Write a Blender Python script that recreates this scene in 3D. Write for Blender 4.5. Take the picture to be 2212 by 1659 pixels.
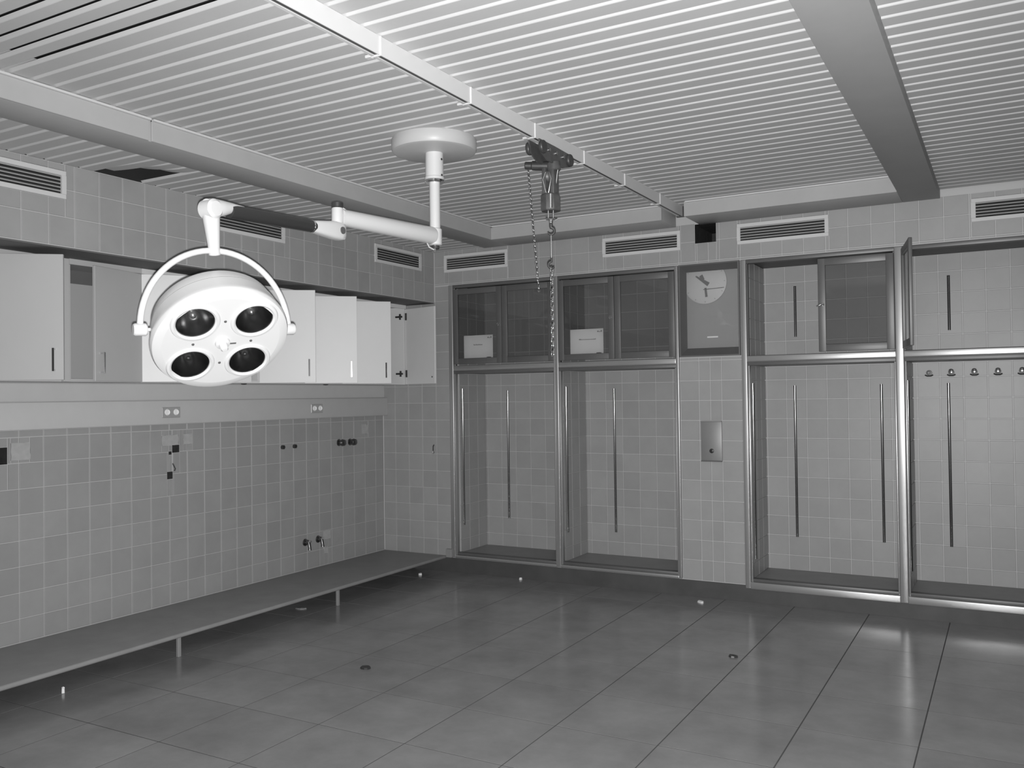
import bpy, bmesh, math, random
from mathutils import Vector, Matrix

random.seed(7)
scn = bpy.context.scene
for o in list(bpy.data.objects):
    bpy.data.objects.remove(o, do_unlink=True)
COL = scn.collection
PI = math.pi

# ------------------------------------------------------------------ camera
CAM_POS = Vector((5.01280, -6.48418, 1.52622))
cam_d = bpy.data.cameras.new('camera')
cam_d.sensor_width = 36.0
cam_d.lens = 1906.77 / 2212.0 * 36.0
cam_d.clip_start = 0.05
cam = bpy.data.objects.new('camera', cam_d)
COL.objects.link(cam)
CR = Vector((0.87135276, 0.49047747, -0.0132744))
CU = Vector((0.01843816, -0.00569693, 0.99981377))
CF = Vector((-0.49031051, 0.87143525, 0.01400754))
M = Matrix.Identity(4)
for i in range(3):
    M[i][0] = CR[i]; M[i][1] = CU[i]; M[i][2] = -CF[i]; M[i][3] = CAM_POS[i]
cam.matrix_world = M
scn.camera = cam

# ------------------------------------------------------------------ world, light, exposure
w = bpy.data.worlds.new('world'); scn.world = w; w.use_nodes = True
bg = w.node_tree.nodes['Background']
bg.inputs[0].default_value = (1, 1, 1, 1)
bg.inputs[1].default_value = 0.09

fl = bpy.data.lights.new('camera_flash', 'SPOT')          # the phone's own flash, just under the lens
fl.energy = 1040.0
fl.spot_size = math.radians(118); fl.spot_blend = 1.0
fl.shadow_soft_size = 0.008
flo = bpy.data.objects.new('camera_flash', fl); COL.objects.link(flo)
FM = M.copy()
fp = CAM_POS - CU * 0.022 + CR * 0.004
for i in range(3): FM[i][3] = fp[i]
flo.matrix_world = FM

scn.view_settings.view_transform = 'Standard'
scn.view_settings.look = 'None'
scn.view_settings.gamma = 1.0
scn.view_settings.use_curve_mapping = False
scn.view_settings.exposure = 0.0

# ------------------------------------------------------------------ materials
MATS = {}
def mat(name, val, rough=0.5, metal=0.0, spec=0.5, var=0.0, noise=0.0, nscale=8.0, bump=0.0, bscale=60.0,
        aniso=0.0, coat=0.0, rvar=0.0):
    m = bpy.data.materials.new(name); m.use_nodes = True
    nt = m.node_tree; b = nt.nodes['Principled BSDF']
    b.inputs['Roughness'].default_value = rough
    b.inputs['Metallic'].default_value = metal
    b.inputs['Specular IOR Level'].default_value = spec
    if aniso: b.inputs['Anisotropic'].default_value = aniso
    if coat:
        b.inputs['Coat Weight'].default_value = coat
        b.inputs['Coat Roughness'].default_value = 0.15
    col = None
    tc = nt.nodes.new('ShaderNodeTexCoord')
    geo = nt.nodes.new('ShaderNodeNewGeometry')
    if noise or var:
        base = nt.nodes.new('ShaderNodeValue'); base.outputs[0].default_value = val
        cur = base.outputs[0]
        if noise:
            n = nt.nodes.new('ShaderNodeTexNoise'); n.inputs['Scale'].default_value = nscale
            n.inputs['Detail'].default_value = 6.0; n.inputs['Roughness'].default_value = 0.62
            nt.links.new(geo.outputs['Position'], n.inputs['Vector'])
            mr = nt.nodes.new('ShaderNodeMapRange')
            mr.inputs['From Min'].default_value = 0.3; mr.inputs['From Max'].default_value = 0.7
            mr.inputs['To Min'].default_value = 1.0 - noise; mr.inputs['To Max'].default_value = 1.0 + noise
            nt.links.new(n.outputs['Fac'], mr.inputs['Value'])
            mu = nt.nodes.new('ShaderNodeMath'); mu.operation = 'MULTIPLY'
            nt.links.new(cur, mu.inputs[0]); nt.links.new(mr.outputs[0], mu.inputs[1]); cur = mu.outputs[0]
        if var:
            oi = nt.nodes.new('ShaderNodeObjectInfo')
            mr = nt.nodes.new('ShaderNodeMapRange')
            mr.inputs['To Min'].default_value = 1.0 - var; mr.inputs['To Max'].default_value = 1.0 + var
            nt.links.new(oi.outputs['Random'], mr.inputs['Value'])
            mu = nt.nodes.new('ShaderNodeMath'); mu.operation = 'MULTIPLY'
            nt.links.new(cur, mu.inputs[0]); nt.links.new(mr.outputs[0], mu.inputs[1]); cur = mu.outputs[0]
        cc = nt.nodes.new('ShaderNodeCombineColor')
        for k in range(3): nt.links.new(cur, cc.inputs[k])
        nt.links.new(cc.outputs[0], b.inputs['Base Color'])
    else:
        b.inputs['Base Color'].default_value = (val, val, val, 1)
    if bump:
        n = nt.nodes.new('ShaderNodeTexNoise'); n.inputs['Scale'].default_value = bscale
        n.inputs['Detail'].default_value = 3.0
        nt.links.new(geo.outputs['Position'], n.inputs['Vector'])
        bp = nt.nodes.new('ShaderNodeBump'); bp.inputs['Strength'].default_value = bump
        bp.inputs['Distance'].default_value = 0.002
        nt.links.new(n.outputs['Fac'], bp.inputs['Height']); nt.links.new(bp.outputs['Normal'], b.inputs['Normal'])
    if rvar:
        n = nt.nodes.new('ShaderNodeTexNoise'); n.inputs['Scale'].default_value = 3.0
        n.inputs['Detail'].default_value = 5.0
        nt.links.new(geo.outputs['Position'], n.inputs['Vector'])
        mr = nt.nodes.new('ShaderNodeMapRange')
        mr.inputs['From Min'].default_value = 0.3; mr.inputs['From Max'].default_value = 0.7
        mr.inputs['To Min'].default_value = rough - rvar; mr.inputs['To Max'].default_value = rough + rvar
        nt.links.new(n.outputs['Fac'], mr.inputs['Value']); nt.links.new(mr.outputs[0], b.inputs['Roughness'])
    MATS[name] = m
    return m

def glass_mat(name, tint, refl=0.06, rough=0.02):
    m = bpy.data.materials.new(name); m.use_nodes = True
    nt = m.node_tree; nt.nodes.clear()
    out = nt.nodes.new('ShaderNodeOutputMaterial')
    tr = nt.nodes.new('ShaderNodeBsdfTransparent'); tr.inputs[0].default_value = (tint, tint, tint, 1)
    gl = nt.nodes.new('ShaderNodeBsdfGlossy'); gl.inputs['Roughness'].default_value = rough
    gl.inputs[0].default_value = (1, 1, 1, 1)
    fr = nt.nodes.new('ShaderNodeFresnel'); fr.inputs['IOR'].default_value = 1.45
    mx = nt.nodes.new('ShaderNodeMixShader')
    nt.links.new(fr.outputs[0], mx.inputs[0]); nt.links.new(tr.outputs[0], mx.inputs[1]); nt.links.new(gl.outputs[0], mx.inputs[2])
    nt.links.new(mx.outputs[0], out.inputs[0])
    MATS[name] = m
    return m

mat('tile', 0.335, 0.42, spec=0.5, var=0.05, noise=0.05, nscale=5)
mat('grout', 0.50, 0.45, spec=0.5)
mat('plaster', 0.41, 0.9, spec=0.2, noise=0.08, nscale=25)
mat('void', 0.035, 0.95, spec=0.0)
mat('hole', 0.055, 0.95, spec=0.0, noise=0.2, nscale=20)
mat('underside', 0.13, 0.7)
mat('floor_tile', 0.262, 0.19, spec=0.5, var=0.05, noise=0.19, nscale=2.6, rvar=0.04)
mat('floor_grout', 0.10, 0.9, spec=0.1)
mat('slat', 0.52, 0.5, spec=0.4, var=0.03, noise=0.03, nscale=4)
mat('beam', 0.42, 0.55, spec=0.35, noise=0.04, nscale=4)
mat('white_enamel', 0.64, 0.33, spec=0.5)
mat('canopy_white', 0.50, 0.4, spec=0.4)
mat('white_paint', 0.60, 0.5, spec=0.4)
mat('rail_white', 0.62, 0.4, spec=0.5)
mat('laminate', 0.70, 0.42, spec=0.4, noise=0.02, nscale=3)
mat('laminate_grey', 0.46, 0.42, spec=0.4, noise=0.02, nscale=3)
mat('laminate_in', 0.42, 0.55, spec=0.3)
mat('trunking', 0.53, 0.45, spec=0.4, noise=0.02)
mat('slab', 0.285, 0.5, spec=0.4, noise=0.08, nscale=6)
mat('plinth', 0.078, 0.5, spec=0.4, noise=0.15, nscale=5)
mat('steel', 0.44, 0.34, metal=0.65, bump=0.05, bscale=250)
mat('steel_dull', 0.145, 0.46, metal=0.35, noise=0.06, nscale=5)
mat('satin_plate', 0.27, 0.46, metal=0.35, noise=0.05, nscale=5)
mat('plastic_grey', 0.36, 0.3)
mat('chrome', 0.80, 0.10, metal=1.0)
mat('dark_metal', 0.042, 0.45, spec=0.5, noise=0.25, nscale=25)
mat('hoist_grey', 0.075, 0.45, spec=0.5, noise=0.25, nscale=25)
mat('black_grip', 0.035, 0.35, spec=0.5)
mat('reflector', 0.50, 0.24, metal=1.0)
mat('bulb', 0.75, 0.28, metal=0.9)
mat('vent_white', 0.62, 0.5, spec=0.4)
mat('vent_slat', 0.50, 0.6, spec=0.3)
mat('paper', 0.92, 0.8, spec=0.2)
mat('print', 0.30, 0.8, spec=0.2)
mat('clock_face', 0.52, 0.5, spec=0.3)
mat('clock_hand', 0.16, 0.5)
mat('board', 0.33, 0.55, spec=0.3)
mat('scrap', 0.85, 0.8)
mat('galvanised', 0.42, 0.35, metal=1.0)
mat('brass_dark', 0.20, 0.35, metal=1.0)
mat('post_white', 0.26, 0.6)
mat('standard', 0.24, 0.16, metal=1.0)
mat('handle_bar', 0.40, 0.11, metal=1.0)
glass_mat('tinted_glass', 0.64)
glass_mat('clear_glass', 0.93)

# ------------------------------------------------------------------ mesh helpers
def finish(bm, name, m, parent=None, smooth=None):
    me = bpy.data.meshes.new(name)
    bmesh.ops.recalc_face_normals(bm, faces=bm.faces[:])
    bm.to_mesh(me); bm.free()
    if smooth is not None:
        for p in me.polygons: p.use_smooth = True
        try: me.set_sharp_from_angle(angle=math.radians(smooth))
        except Exception: pass
    me.materials.append(MATS[m])
    o = bpy.data.objects.new(name, me); COL.objects.link(o)
    if parent: o.parent = parent
    return o

def add_box(bm, x0, x1, y0, y1, z0, z1, bev=0.0, seg=1, mtx=None):
    r = bmesh.ops.create_cube(bm, size=1.0)
    vs = r['verts']
    for v in vs:
        v.co = Vector((x0 + (v.co.x + .5) * (x1 - x0), y0 + (v.co.y + .5) * (y1 - y0), z0 + (v.co.z + .5) * (z1 - z0)))
    if bev > 0:
        es = {e for v in vs for e in v.link_edges}
        r = bmesh.ops.bevel(bm, geom=list(es), offset=bev, segments=seg, affect='EDGES', profile=0.5)
        vs = list({v for f in r['faces'] for v in f.verts} | {v for v in vs if v.is_valid})
    if mtx:
        bmesh.ops.transform(bm, matrix=mtx, verts=[v for v in vs if v.is_valid])
    return vs

def box(name, m, parent, x0, x1, y0, y1, z0, z1, bev=0.0, seg=1, mtx=None):
    bm = bmesh.new(); add_box(bm, x0, x1, y0, y1, z0, z1, bev, seg, mtx)
    return finish(bm, name, m, parent, smooth=40 if seg > 1 else None)

def frame_axes(d):
    d = d.normalized()
    a = Vector((0, 0, 1)) if abs(d.z) < 0.9 else Vector((1, 0, 0))
    x = a.cross(d).normalized(); y = d.cross(x)
    return x, y

def add_tube(bm, pts, rad, n=16, cap=True, closed=False):
    """swept tube; rad is a number or a list"""
    pts = [Vector(p) for p in pts]; N = len(pts)
    rs = rad if isinstance(rad, (list, tuple)) else [rad] * N
    rings = []; px = None
    for i, p in enumerate(pts):
        if closed: t = pts[(i + 1) % N] - pts[i - 1]
        elif i == 0: t = pts[1] - pts[0]
        elif i == N - 1: t = pts[-1] - pts[-2]
        else: t = (pts[i + 1] - p).normalized() + (p - pts[i - 1]).normalized()
        t.normalize()
        if px is None: x, y = frame_axes(t)
        else:
            x = (px - t * px.dot(t)).normalized(); y = t.cross(x)
        px = x
        rings.append([bm.verts.new(p + (x * math.cos(2 * PI * k / n) + y * math.sin(2 * PI * k / n)) * rs[i]) for k in range(n)])
    rng = range(N) if closed else range(N - 1)
    for i in rng:
        a, b = rings[i], rings[(i + 1) % N]
        for k in range(n):
            bm.faces.new((a[k], a[(k + 1) % n], b[(k + 1) % n], b[k]))
    if cap and not closed:
        bm.faces.new(rings[0][::-1]); bm.faces.new(rings[-1])

def tube(name, m, parent, pts, rad, n=16, smooth=40, closed=False):
    bm = bmesh.new(); add_tube(bm, pts, rad, n, closed=closed)
    return finish(bm, name, m, parent, smooth)

def add_lathe(bm, prof, n=40, mtx=None, cap0=True, cap1=True):
    """prof: list of (r, z) about local z"""
    rings = []
    for r, z in prof:
        if r < 1e-6:
            rings.append([bm.verts.new((0, 0, z))])
        else:
            rings.append([bm.verts.new((r * math.cos(2 * PI * k / n), r * math.sin(2 * PI * k / n), z)) for k in range(n)])
    for a, b in zip(rings, rings[1:]):
        for k in range(n):
            k2 = (k + 1) % n
            if len(a) == 1 and len(b) == 1: continue
            if len(a) == 1: bm.faces.new((a[0], b[k2], b[k]))
            elif len(b) == 1: bm.faces.new((a[k], a[k2], b[0]))
            else: bm.faces.new((a[k], a[k2], b[k2], b[k]))
    if cap0 and len(rings[0]) > 1: bm.faces.new(rings[0][::-1])
    if cap1 and len(rings[-1]) > 1: bm.faces.new(rings[-1])
    if mtx:
        vs = [v for rg in rings for v in rg]
        bmesh.ops.transform(bm, matrix=mtx, verts=vs)

def lathe(name, m, parent, prof, n=40, mtx=None, smooth=35, cap0=True, cap1=True):
    bm = bmesh.new(); add_lathe(bm, prof, n, mtx, cap0, cap1)
    return finish(bm, name, m, parent, smooth)

def basis(o, x, y, z):
    m = Matrix.Identity(4)
    for i in range(3):
        m[i][0] = x[i]; m[i][1] = y[i]; m[i][2] = z[i]; m[i][3] = o[i]
    return m

def along(o, d, roll=0.0):
    """matrix whose local z runs along d"""
    d = Vector(d).normalized(); x, y = frame_axes(d)
    return basis(Vector(o), x, y, d)

def thing(name, label, cat, loc=(0, 0, 0), group=None):
    o = bpy.data.objects.new(name, None); COL.objects.link(o)
    o.empty_display_size = 0.1
    o.location = (0, 0, 0)
    tag(o, label, cat, group)
    o['_base'] = list(loc)
    return o

def tag(o, label, cat, group=None):
    o['label'] = label; o['category'] = cat
    if group: o['group'] = group
    return o

def struct(o, label=None, cat=None):
    o['kind'] = 'structure'
    if label: o['label'] = label
    if cat: o['category'] = cat
    return o

# shared tile mesh: unit square, u = x, v = y, out = z, small chamfer all round
def tile_mesh(name, m, t=0.006, ch=0.012):
    bm = bmesh.new()
    b = [bm.verts.new(c) for c in ((0, 0, 0), (1, 0, 0), (1, 1, 0), (0, 1, 0))]
    s = [bm.verts.new((c.co.x, c.co.y, t * 0.75)) for c in b]
    q = [bm.verts.new((ch + c.co.x * (1 - 2 * ch), ch + c.co.y * (1 - 2 * ch), t)) for c in b]
    for i in range(4):
        j = (i + 1) % 4
        bm.faces.new((b[i], b[j], s[j], s[i])); bm.faces.new((s[i], s[j], q[j], q[i]))
    bm.faces.new(q)
    me = bpy.data.meshes.new(name); bmesh.ops.recalc_face_normals(bm, faces=bm.faces[:])
    bm.to_mesh(me); bm.free(); me.materials.append(MATS[m]); return me
TILE = tile_mesh('tile', 'tile')
FTILE = tile_mesh('floor_tile', 'floor_tile', t=0.0008, ch=0.0006)
JW = 0.0032            # half a joint

def place_tile(parent, me, o, u, v, n, u0, u1, v0, v1, jw=JW, tilt=0.0, name='tile'):
    if u1 - u0 < 0.012 or v1 - v0 < 0.012: return
    ob = bpy.data.objects.new(name, me); COL.objects.link(ob); ob.parent = parent
    if tilt:
        a = random.gauss(0, tilt); b = random.gauss(0, tilt)
        n2 = (n + u * a + v * b).normalized(); uu = (u - n2 * u.dot(n2)).normalized(); vv = n2.cross(uu)
        if vv.dot(v) < 0: vv = -vv
    else: uu, vv, n2 = u, v, n
    ob.matrix_local = basis(o + u * (u0 + jw) + v * (v0 + jw), uu * (u1 - u0 - 2 * jw), vv * (v1 - v0 - 2 * jw), n2)

def split_rect(r, h):
    """rectangle r minus hole h -> rectangles"""
    a0, a1, b0, b1 = r; c0, c1, d0, d1 = h
    if c0 >= a1 or c1 <= a0 or d0 >= b1 or d1 <= b0: return [r]
    out = []
    if c0 > a0: out.append((a0, c0, b0, b1))
    if c1 < a1: out.append((c1, a1, b0, b1))
    m0, m1 = max(a0, c0), min(a1, c1)
    if d0 > b0: out.append((m0, m1, b0, d0))
    if d1 < b1: out.append((m0, m1, d1, b1))
    return out

def tile_field(parent, o, u, v, n, us, vs, holes=(), tilt=0.0, pieces=False):
    """us, vs: sorted joint coordinates. holes: rectangles kept free of tile"""
    o = Vector(o); u = Vector(u); v = Vector(v); n = Vector(n)
    for u0, u1 in zip(us, us[1:]):
        for v0, v1 in zip(vs, vs[1:]):
            rs = [(u0, u1, v0, v1)]
            for h in holes:
                rs = [q for r in rs for q in split_rect(r, h)]
            for r in rs:
                place_tile(parent, TILE, o, u, v, n, *r, tilt=tilt)

def grid(a, b, first, step=0.15):
    """joint coordinates from a to b with a joint at `first` modulo step"""
    k = math.ceil((a - first) / step + 1e-4); out = [a]
    while first + k * step < b - 1e-4:
        out.append(first + k * step); k += 1
    out.append(b); return out

def holed_panel(name, m, parent, o, u, v, n, r, holes, depth=0.12, pocket='hole'):
    """flat wall base with real rectangular holes; each hole opens into a dark pocket"""
    o = Vector(o); u = Vector(u); v = Vector(v); n = Vector(n)
    rs = [r]
    for h in holes: rs = [q for a in rs for q in split_rect(a, h)]
    bm = bmesh.new()
    P = lambda a, b, c=0.0: bm.verts.new(o + u * a + v * b + n * c)
    for a0, a1, b0, b1 in rs:
        bm.faces.new((P(a0, b0), P(a1, b0), P(a1, b1), P(a0, b1)))
    ob = finish(bm, name, m, parent)
    for h in holes:
        bm = bmesh.new(); a0, a1, b0, b1 = h
        f = [(a0, b0), (a1, b0), (a1, b1), (a0, b1)]
        fr = [P2 for P2 in [bm.verts.new(o + u * a + v * b) for a, b in f]]
        bk = [bm.verts.new(o + u * a + v * b - n * depth) for a, b in f]
        for i in range(4):
            j = (i + 1) % 4; bm.faces.new((fr[i], fr[j], bk[j], bk[i]))
        bm.faces.new(bk)
        finish(bm, 'hole_lining', pocket, ob)
    return ob

X, Y, Z = Vector((1, 0, 0)), Vector((0, 1, 0)), Vector((0, 0, 1))
ROWS = [0.276 + 0.15 * k for k in range(0, 18)]
def rows(z0, z1): return [z0] + [z for z in ROWS if z0 + 0.01 < z < z1 - 0.01] + [z1]

# ================================================================== THE SETTING
YN = -7.4            # near end of what is built
XR = 6.55            # right wall
# ---- floor
fb = box('floor', 'floor_grout', None, -0.25, XR, YN, 0.12, -0.12, -0.0008)
struct(fb, 'grey floor of large square tiles with thin dark joints', 'floor')
fx = [0.0 - 0.2] + [0.1705 + 0.4975 * k for k in range(0, 13)] + [XR]
fy = [YN] + sorted([-0.35 - 0.4935 * k for k in range(0, 15) if -0.35 - 0.4935 * k > YN]) + [0.0]
for a0, a1 in zip(fx, fx[1:]):
    for b0, b1 in zip(fy, fy[1:]):
        place_tile(fb, FTILE, Vector((0, 0, -0.0008)), X, Y, Z, a0, a1, b0, b1, jw=0.0030)

# ---- back wall (plane y = 0) built as a base with real openings, tiles proud of it
SX0 = 0.583
NICHE = [(0.798, 1.766), (1.812, 2.806), (3.352, 4.348), (4.406, 5.402)]
Z_SILL, Z_MID0, Z_MID1, Z_TOP = 0.155, 1.738, 1.800, 2.490
WT = 2.95
back_holes = []
for a, b in NICHE:
    back_holes += [(a, b, Z_SILL, Z_MID0), (a, b, Z_MID1, Z_TOP)]
clock_hole = (2.885, 3.285, 1.872, 2.452)
sq_hole = (2.966, 3.128, 2.662, 2.806)
rs = [(-0.25, XR, 0.0, WT)]
for h in back_holes + [(2.850, 3.290, 1.818, 2.494), sq_hole]:
    rs = [q for a in rs for q in split_rect(a, h)]
bm = bmesh.new()
for a0, a1, b0, b1 in rs:
    f = bm.faces.new([bm.verts.new((a, 0.004, b)) for a, b in ((a0, b0), (a1, b0), (a1, b1), (a0, b1))])
wb = finish(bm, 'wall_back', 'grout')
struct(wb, 'tiled back wall holding the glazed steel cabinet niches', 'wall')
# square black hole under the ceiling
bm = bmesh.new(); a0, a1, b0, b1 = sq_hole
fr = [bm.verts.new((a, 0.004, b)) for a, b in ((a0, b0), (a1, b0), (a1, b1), (a0, b1))]
bk = [bm.verts.new((v.co.x, 0.45, v.co.z)) for v in fr]
for i in range(4): bm.faces.new((fr[i], fr[(i + 1) % 4], bk[(i + 1) % 4], bk[i]))
bm.faces.new(bk); finish(bm, 'hole_lining', 'hole', wb)

VB = [(0.697, 1.341), (2.211, 2.855), (3.286, 3.932), (4.820, 5.465)]
VZ = (2.622, 2.773)
vent_holes = [(a, b, *VZ) for a, b in VB]
def ob_(a): return (0, 0.004, 0)
n_ = Vector((0, -1, 0))
O = (0, 0.004, 0)
# left part, full height
tile_field(wb, O, X, Z, n_, grid(0.0, 0.740, 0.150 - 0.006), rows(0.126, 2.505), tilt=0.0015)
# band above the cabinets
gx = grid(0.0, 2.836, 0.136) + [2.980, 3.066, 3.152] + grid(3.308, XR, 3.308)
tile_field(wb, O, X, Z, n_, gx, rows(2.512, 2.812), holes=vent_holes + [sq_hole], tilt=0.0015)
# pier under the clock
tile_field(wb, O, X, Z, n_, [2.834, 2.980, 3.066, 3.152, 3.306], rows(0.126, 1.800), tilt=0.0015)
# far right, beyond the last cabinet
tile_field(wb, O, X, Z, n_, grid(5.46, XR, 5.46), rows(0.126, 2.505), tilt=0.0015)

for bx, z0, z1 in ((0.006, 0.142, 1.368), (SX0 + 0.006, 2.366, 2.806)):
    box('corner_joint', 'grout', wb, bx, bx + 0.008, -0.011, -0.002, z0, z1, 0.003)
# ---- niches behind the steel frames
DEP = 0.50
for i, (a, b) in enumerate(NICHE):
    a2, b2 = a + 0.012, b + 0.012
    if i == 3: a2 = 4.425
    wn = box('wall_niche', 'grout', None, a - 0.02, b + 0.02, DEP + 0.006, DEP + 0.03, 0.10, 2.56)
    struct(wn, ['tiled back of the first cabinet niche from the corner', 'tiled back of the second cabinet niche from the corner',
                'tiled back of the cabinet niche right of the clock', 'tiled back of the rightmost cabinet niche with coat hooks'][i], 'wall')
    first = [0.816, 1.852, 3.365, 4.437][i]
    on = (0, DEP + 0.006, 0)
    tl = 0.0018 if i < 3 else 0.0026
    gx = grid(a - 0.02, b + 0.02, first)
    tile_field(wn, on, X, Z, n_, gx, rows(0.165, 1.730), tilt=tl)
    tile_field(wn, on, X, Z, n_, gx, rows(1.800, 2.500), tilt=tl)
    # side walls, tiled
    for sx, nx in ((a, 1), (b, -1)):
        ws = box('wall_niche_side', 'grout', None, min(sx, sx - nx * 0.018), max(sx, sx - nx * 0.018), 0.05, DEP + 0.006, 0.10, 2.56)
        struct(ws, ('left' if nx > 0 else 'right') + ' side of the ' + ['first', 'second', 'third', 'fourth'][i] + ' cabinet niche from the corner', 'wall')
        if nx > 0:
            tile_field(ws, (sx, 0.05, 0), Y, Z, Vector((1, 0, 0)), [0.0, 0.15, 0.30, DEP - 0.05], rows(0.165, 1.730), tilt=0.001)
            tile_field(ws, (sx, 0.05, 0), Y, Z, Vector((1, 0, 0)), [0.0, 0.15, 0.30, DEP - 0.05], rows(1.800, 2.500), tilt=0.001)
    s = box('floor_niche', 'slab', None, a - 0.015, b + 0.015, 0.035, DEP + 0.006, 0.10, 0.165)
    struct(s, 'dark floor slab inside the ' + ['first', 'second', 'third', 'fourth'][i] + ' cabinet niche from the corner', 'floor')
    s = box('ceiling_niche', 'slab', None, a - 0.015, b + 0.015, 0.035, DEP + 0.006, 1.732, 1.800)
    struct(s, 'dark shelf slab dividing the ' + ['first', 'second', 'third', 'fourth'][i] + ' cabinet niche from the corner', 'ceiling')
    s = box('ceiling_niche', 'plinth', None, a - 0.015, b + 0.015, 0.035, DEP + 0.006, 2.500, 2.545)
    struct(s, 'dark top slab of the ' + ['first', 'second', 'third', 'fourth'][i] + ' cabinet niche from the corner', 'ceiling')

# ---- plinth along the back wall
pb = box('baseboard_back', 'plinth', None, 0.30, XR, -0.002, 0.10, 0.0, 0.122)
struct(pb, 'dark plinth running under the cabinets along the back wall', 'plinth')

# ---- left wall: recessed lower wall at x = 0
hl = [(3.49, 3.60, 1.175, 1.272), (2.285, 2.345, 1.170, 1.222), (2.350, 2.374, 1.158, 1.180), (2.342, 2.388, 0.992, 1.042)]
hl_y = [(-b, -a, c, d) for a, b, c, d in hl]
patch = [(-3.470, -3.358, 1.196, 1.292), (-2.432, -2.300, 1.222, 1.290), (-2.255, -2.175, 1.226, 1.290), (-0.312, -0.228, 1.212, 1.292),
         (-0.828, -0.740, 0.352, 0.424), (-0.822, -0.775, 0.236, 0.286)]
# coordinates along the wall: u = y
wl = holed_panel('wall_left', 'grout', None, (0, 0, 0), Y, Z, X, (YN, 0.004, 0.0, 2.40), hl_y, depth=0.14)
struct(wl, 'recessed left wall of square tiles below the wall cabinets', 'wall')
tile_field(wl, (0, 0, 0), Y, Z, X, grid(YN, 0.0, -0.1248), rows(0.141, 1.368), holes=hl_y + patch, tilt=0.0015)
for q in patch:
    bm = bmesh.new()
    y0, y1, z0, z1 = q
    # ragged plaster where a fitting was torn off
    pts = []
    for k in range(16):
        t = k / 16 * 4; e = int(t); f_ = t - e
        y = [y0 + f_ * (y1 - y0), y1, y1 - f_ * (y1 - y0), y0][e]; z = [z0, z0 + f_ * (z1 - z0), z1, z1 - f_ * (z1 - z0)][e]
        pts.append((y + random.uniform(-.003, .003), z + random.uniform(-.003, .003)))
    fa = [bm.verts.new((0.0075, a, b)) for a, b in pts]; ba = [bm.verts.new((0.0, a, b)) for a, b in pts]
    bm.faces.new(fa)
    for k in range(16): bm.faces.new((fa[k], fa[(k + 1) % 16], ba[(k + 1) % 16], ba[k]))
    o = finish(bm, 'plaster_patch', 'plaster', wl); o['label'] = 'pale plaster patch where a tile fitting is missing'

# ---- soffit over the wall cabinets
SX, SZ = 0.583, 2.365
VS = [(-4.160, -3.515), (-2.505, -1.860), (-0.846, -0.204)]
vsh = [(a, b, *VZ) for a, b in VS]
bm = bmesh.new(); add_box(bm, -0.02, SX, YN, 0.004, SZ, 2.814)
ws = finish(bm, 'wall_soffit', 'grout'); struct(ws, 'tiled soffit projecting above the left wall cabinets', 'wall')
tile_field(ws, (SX, 0, 0), Y, Z, X, grid(YN, 0.0, -0.0115), [2.367, 2.376 + 0.15, 2.676, 2.812], holes=vsh, tilt=0.0015)
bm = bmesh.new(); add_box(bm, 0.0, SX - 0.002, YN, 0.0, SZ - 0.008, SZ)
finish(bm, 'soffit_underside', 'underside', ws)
box('void_shade_block', 'void', ws, -0.02, SX, YN, 0.004, 2.8145, 3.10)  # added near-black block: its colour gives the shade seen through ceiling gaps
# ---- right wall (outside the photograph)
m = mat('tile_wall', 0.335, 0.42)
nt = m.node_tree
gm = nt.nodes.new('ShaderNodeNewGeometry'); sp = nt.nodes.new('ShaderNodeSeparateXYZ'); cb = nt.nodes.new('ShaderNodeCombineXYZ')
br = nt.nodes.new('ShaderNodeTexBrick'); br.offset = 0.0
br.inputs['Scale'].default_value = 1.0; br.inputs['Brick Width'].default_value = 0.15; br.inputs['Row Height'].default_value = 0.15
br.inputs['Mortar Size'].default_value = 0.0032; br.inputs['Mortar Smooth'].default_value = 0.1
br.inputs['Color1'].default_value = br.inputs['Color2'].default_value = (0.335, 0.335, 0.335, 1); br.inputs['Mortar'].default_value = (0.5, 0.5, 0.5, 1)
nt.links.new(gm.outputs['Position'], sp.inputs[0]); nt.links.new(sp.outputs['Y'], cb.inputs[0]); nt.links.new(sp.outputs['Z'], cb.inputs[1])
nt.links.new(cb.outputs[0], br.inputs['Vector']); nt.links.new(br.outputs['Color'], nt.nodes['Principled BSDF'].inputs['Base Color'])
wr = box('wall_right', 'tile_wall', None, XR, XR + 0.05, YN, 0.1, 0.0, WT)
struct(wr, 'tiled right wall outside the picture', 'wall')

# ---- ceiling
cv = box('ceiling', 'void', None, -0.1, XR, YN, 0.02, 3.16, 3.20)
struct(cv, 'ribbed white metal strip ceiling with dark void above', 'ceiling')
def slat_mesh(name, wd, ch=0.010, h=0.013):
    bm = bmesh.new()
    prof = [(0, h), (ch, 0.0015), (ch + 0.003, 0), (wd - ch - 0.003, 0), (wd - ch, 0.0015), (wd, h)]
    a = [bm.verts.new((0, y, z)) for y, z in prof]; b = [bm.verts.new((1, y, z)) for y, z in prof]
    for i in range(5): bm.faces.new((a[i], a[i + 1], b[i + 1], b[i]))
    bm.faces.new((a[0], b[0], b[5], a[5]))
    me = bpy.data.meshes.new(name); bmesh.ops.recalc_face_normals(bm, faces=bm.faces[:])
    bm.to_mesh(me); bm.free(); me.materials.append(MATS['slat']); return me
SLAT = slat_mesh('ceiling_slat', 0.1); SLATN = slat_mesh('ceiling_slat', 0.082)
def slat(x0, x1, y, z, me=SLAT, rz=0.0, rx=0.0):
    o = bpy.data.objects.new('ceiling_slat', me); COL.objects.link(o); o.parent = cv
    o.location = (x0, y, z); o.scale = (x1 - x0, 1, 1); o.rotation_euler = (rx, 0, rz)
    return o
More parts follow.
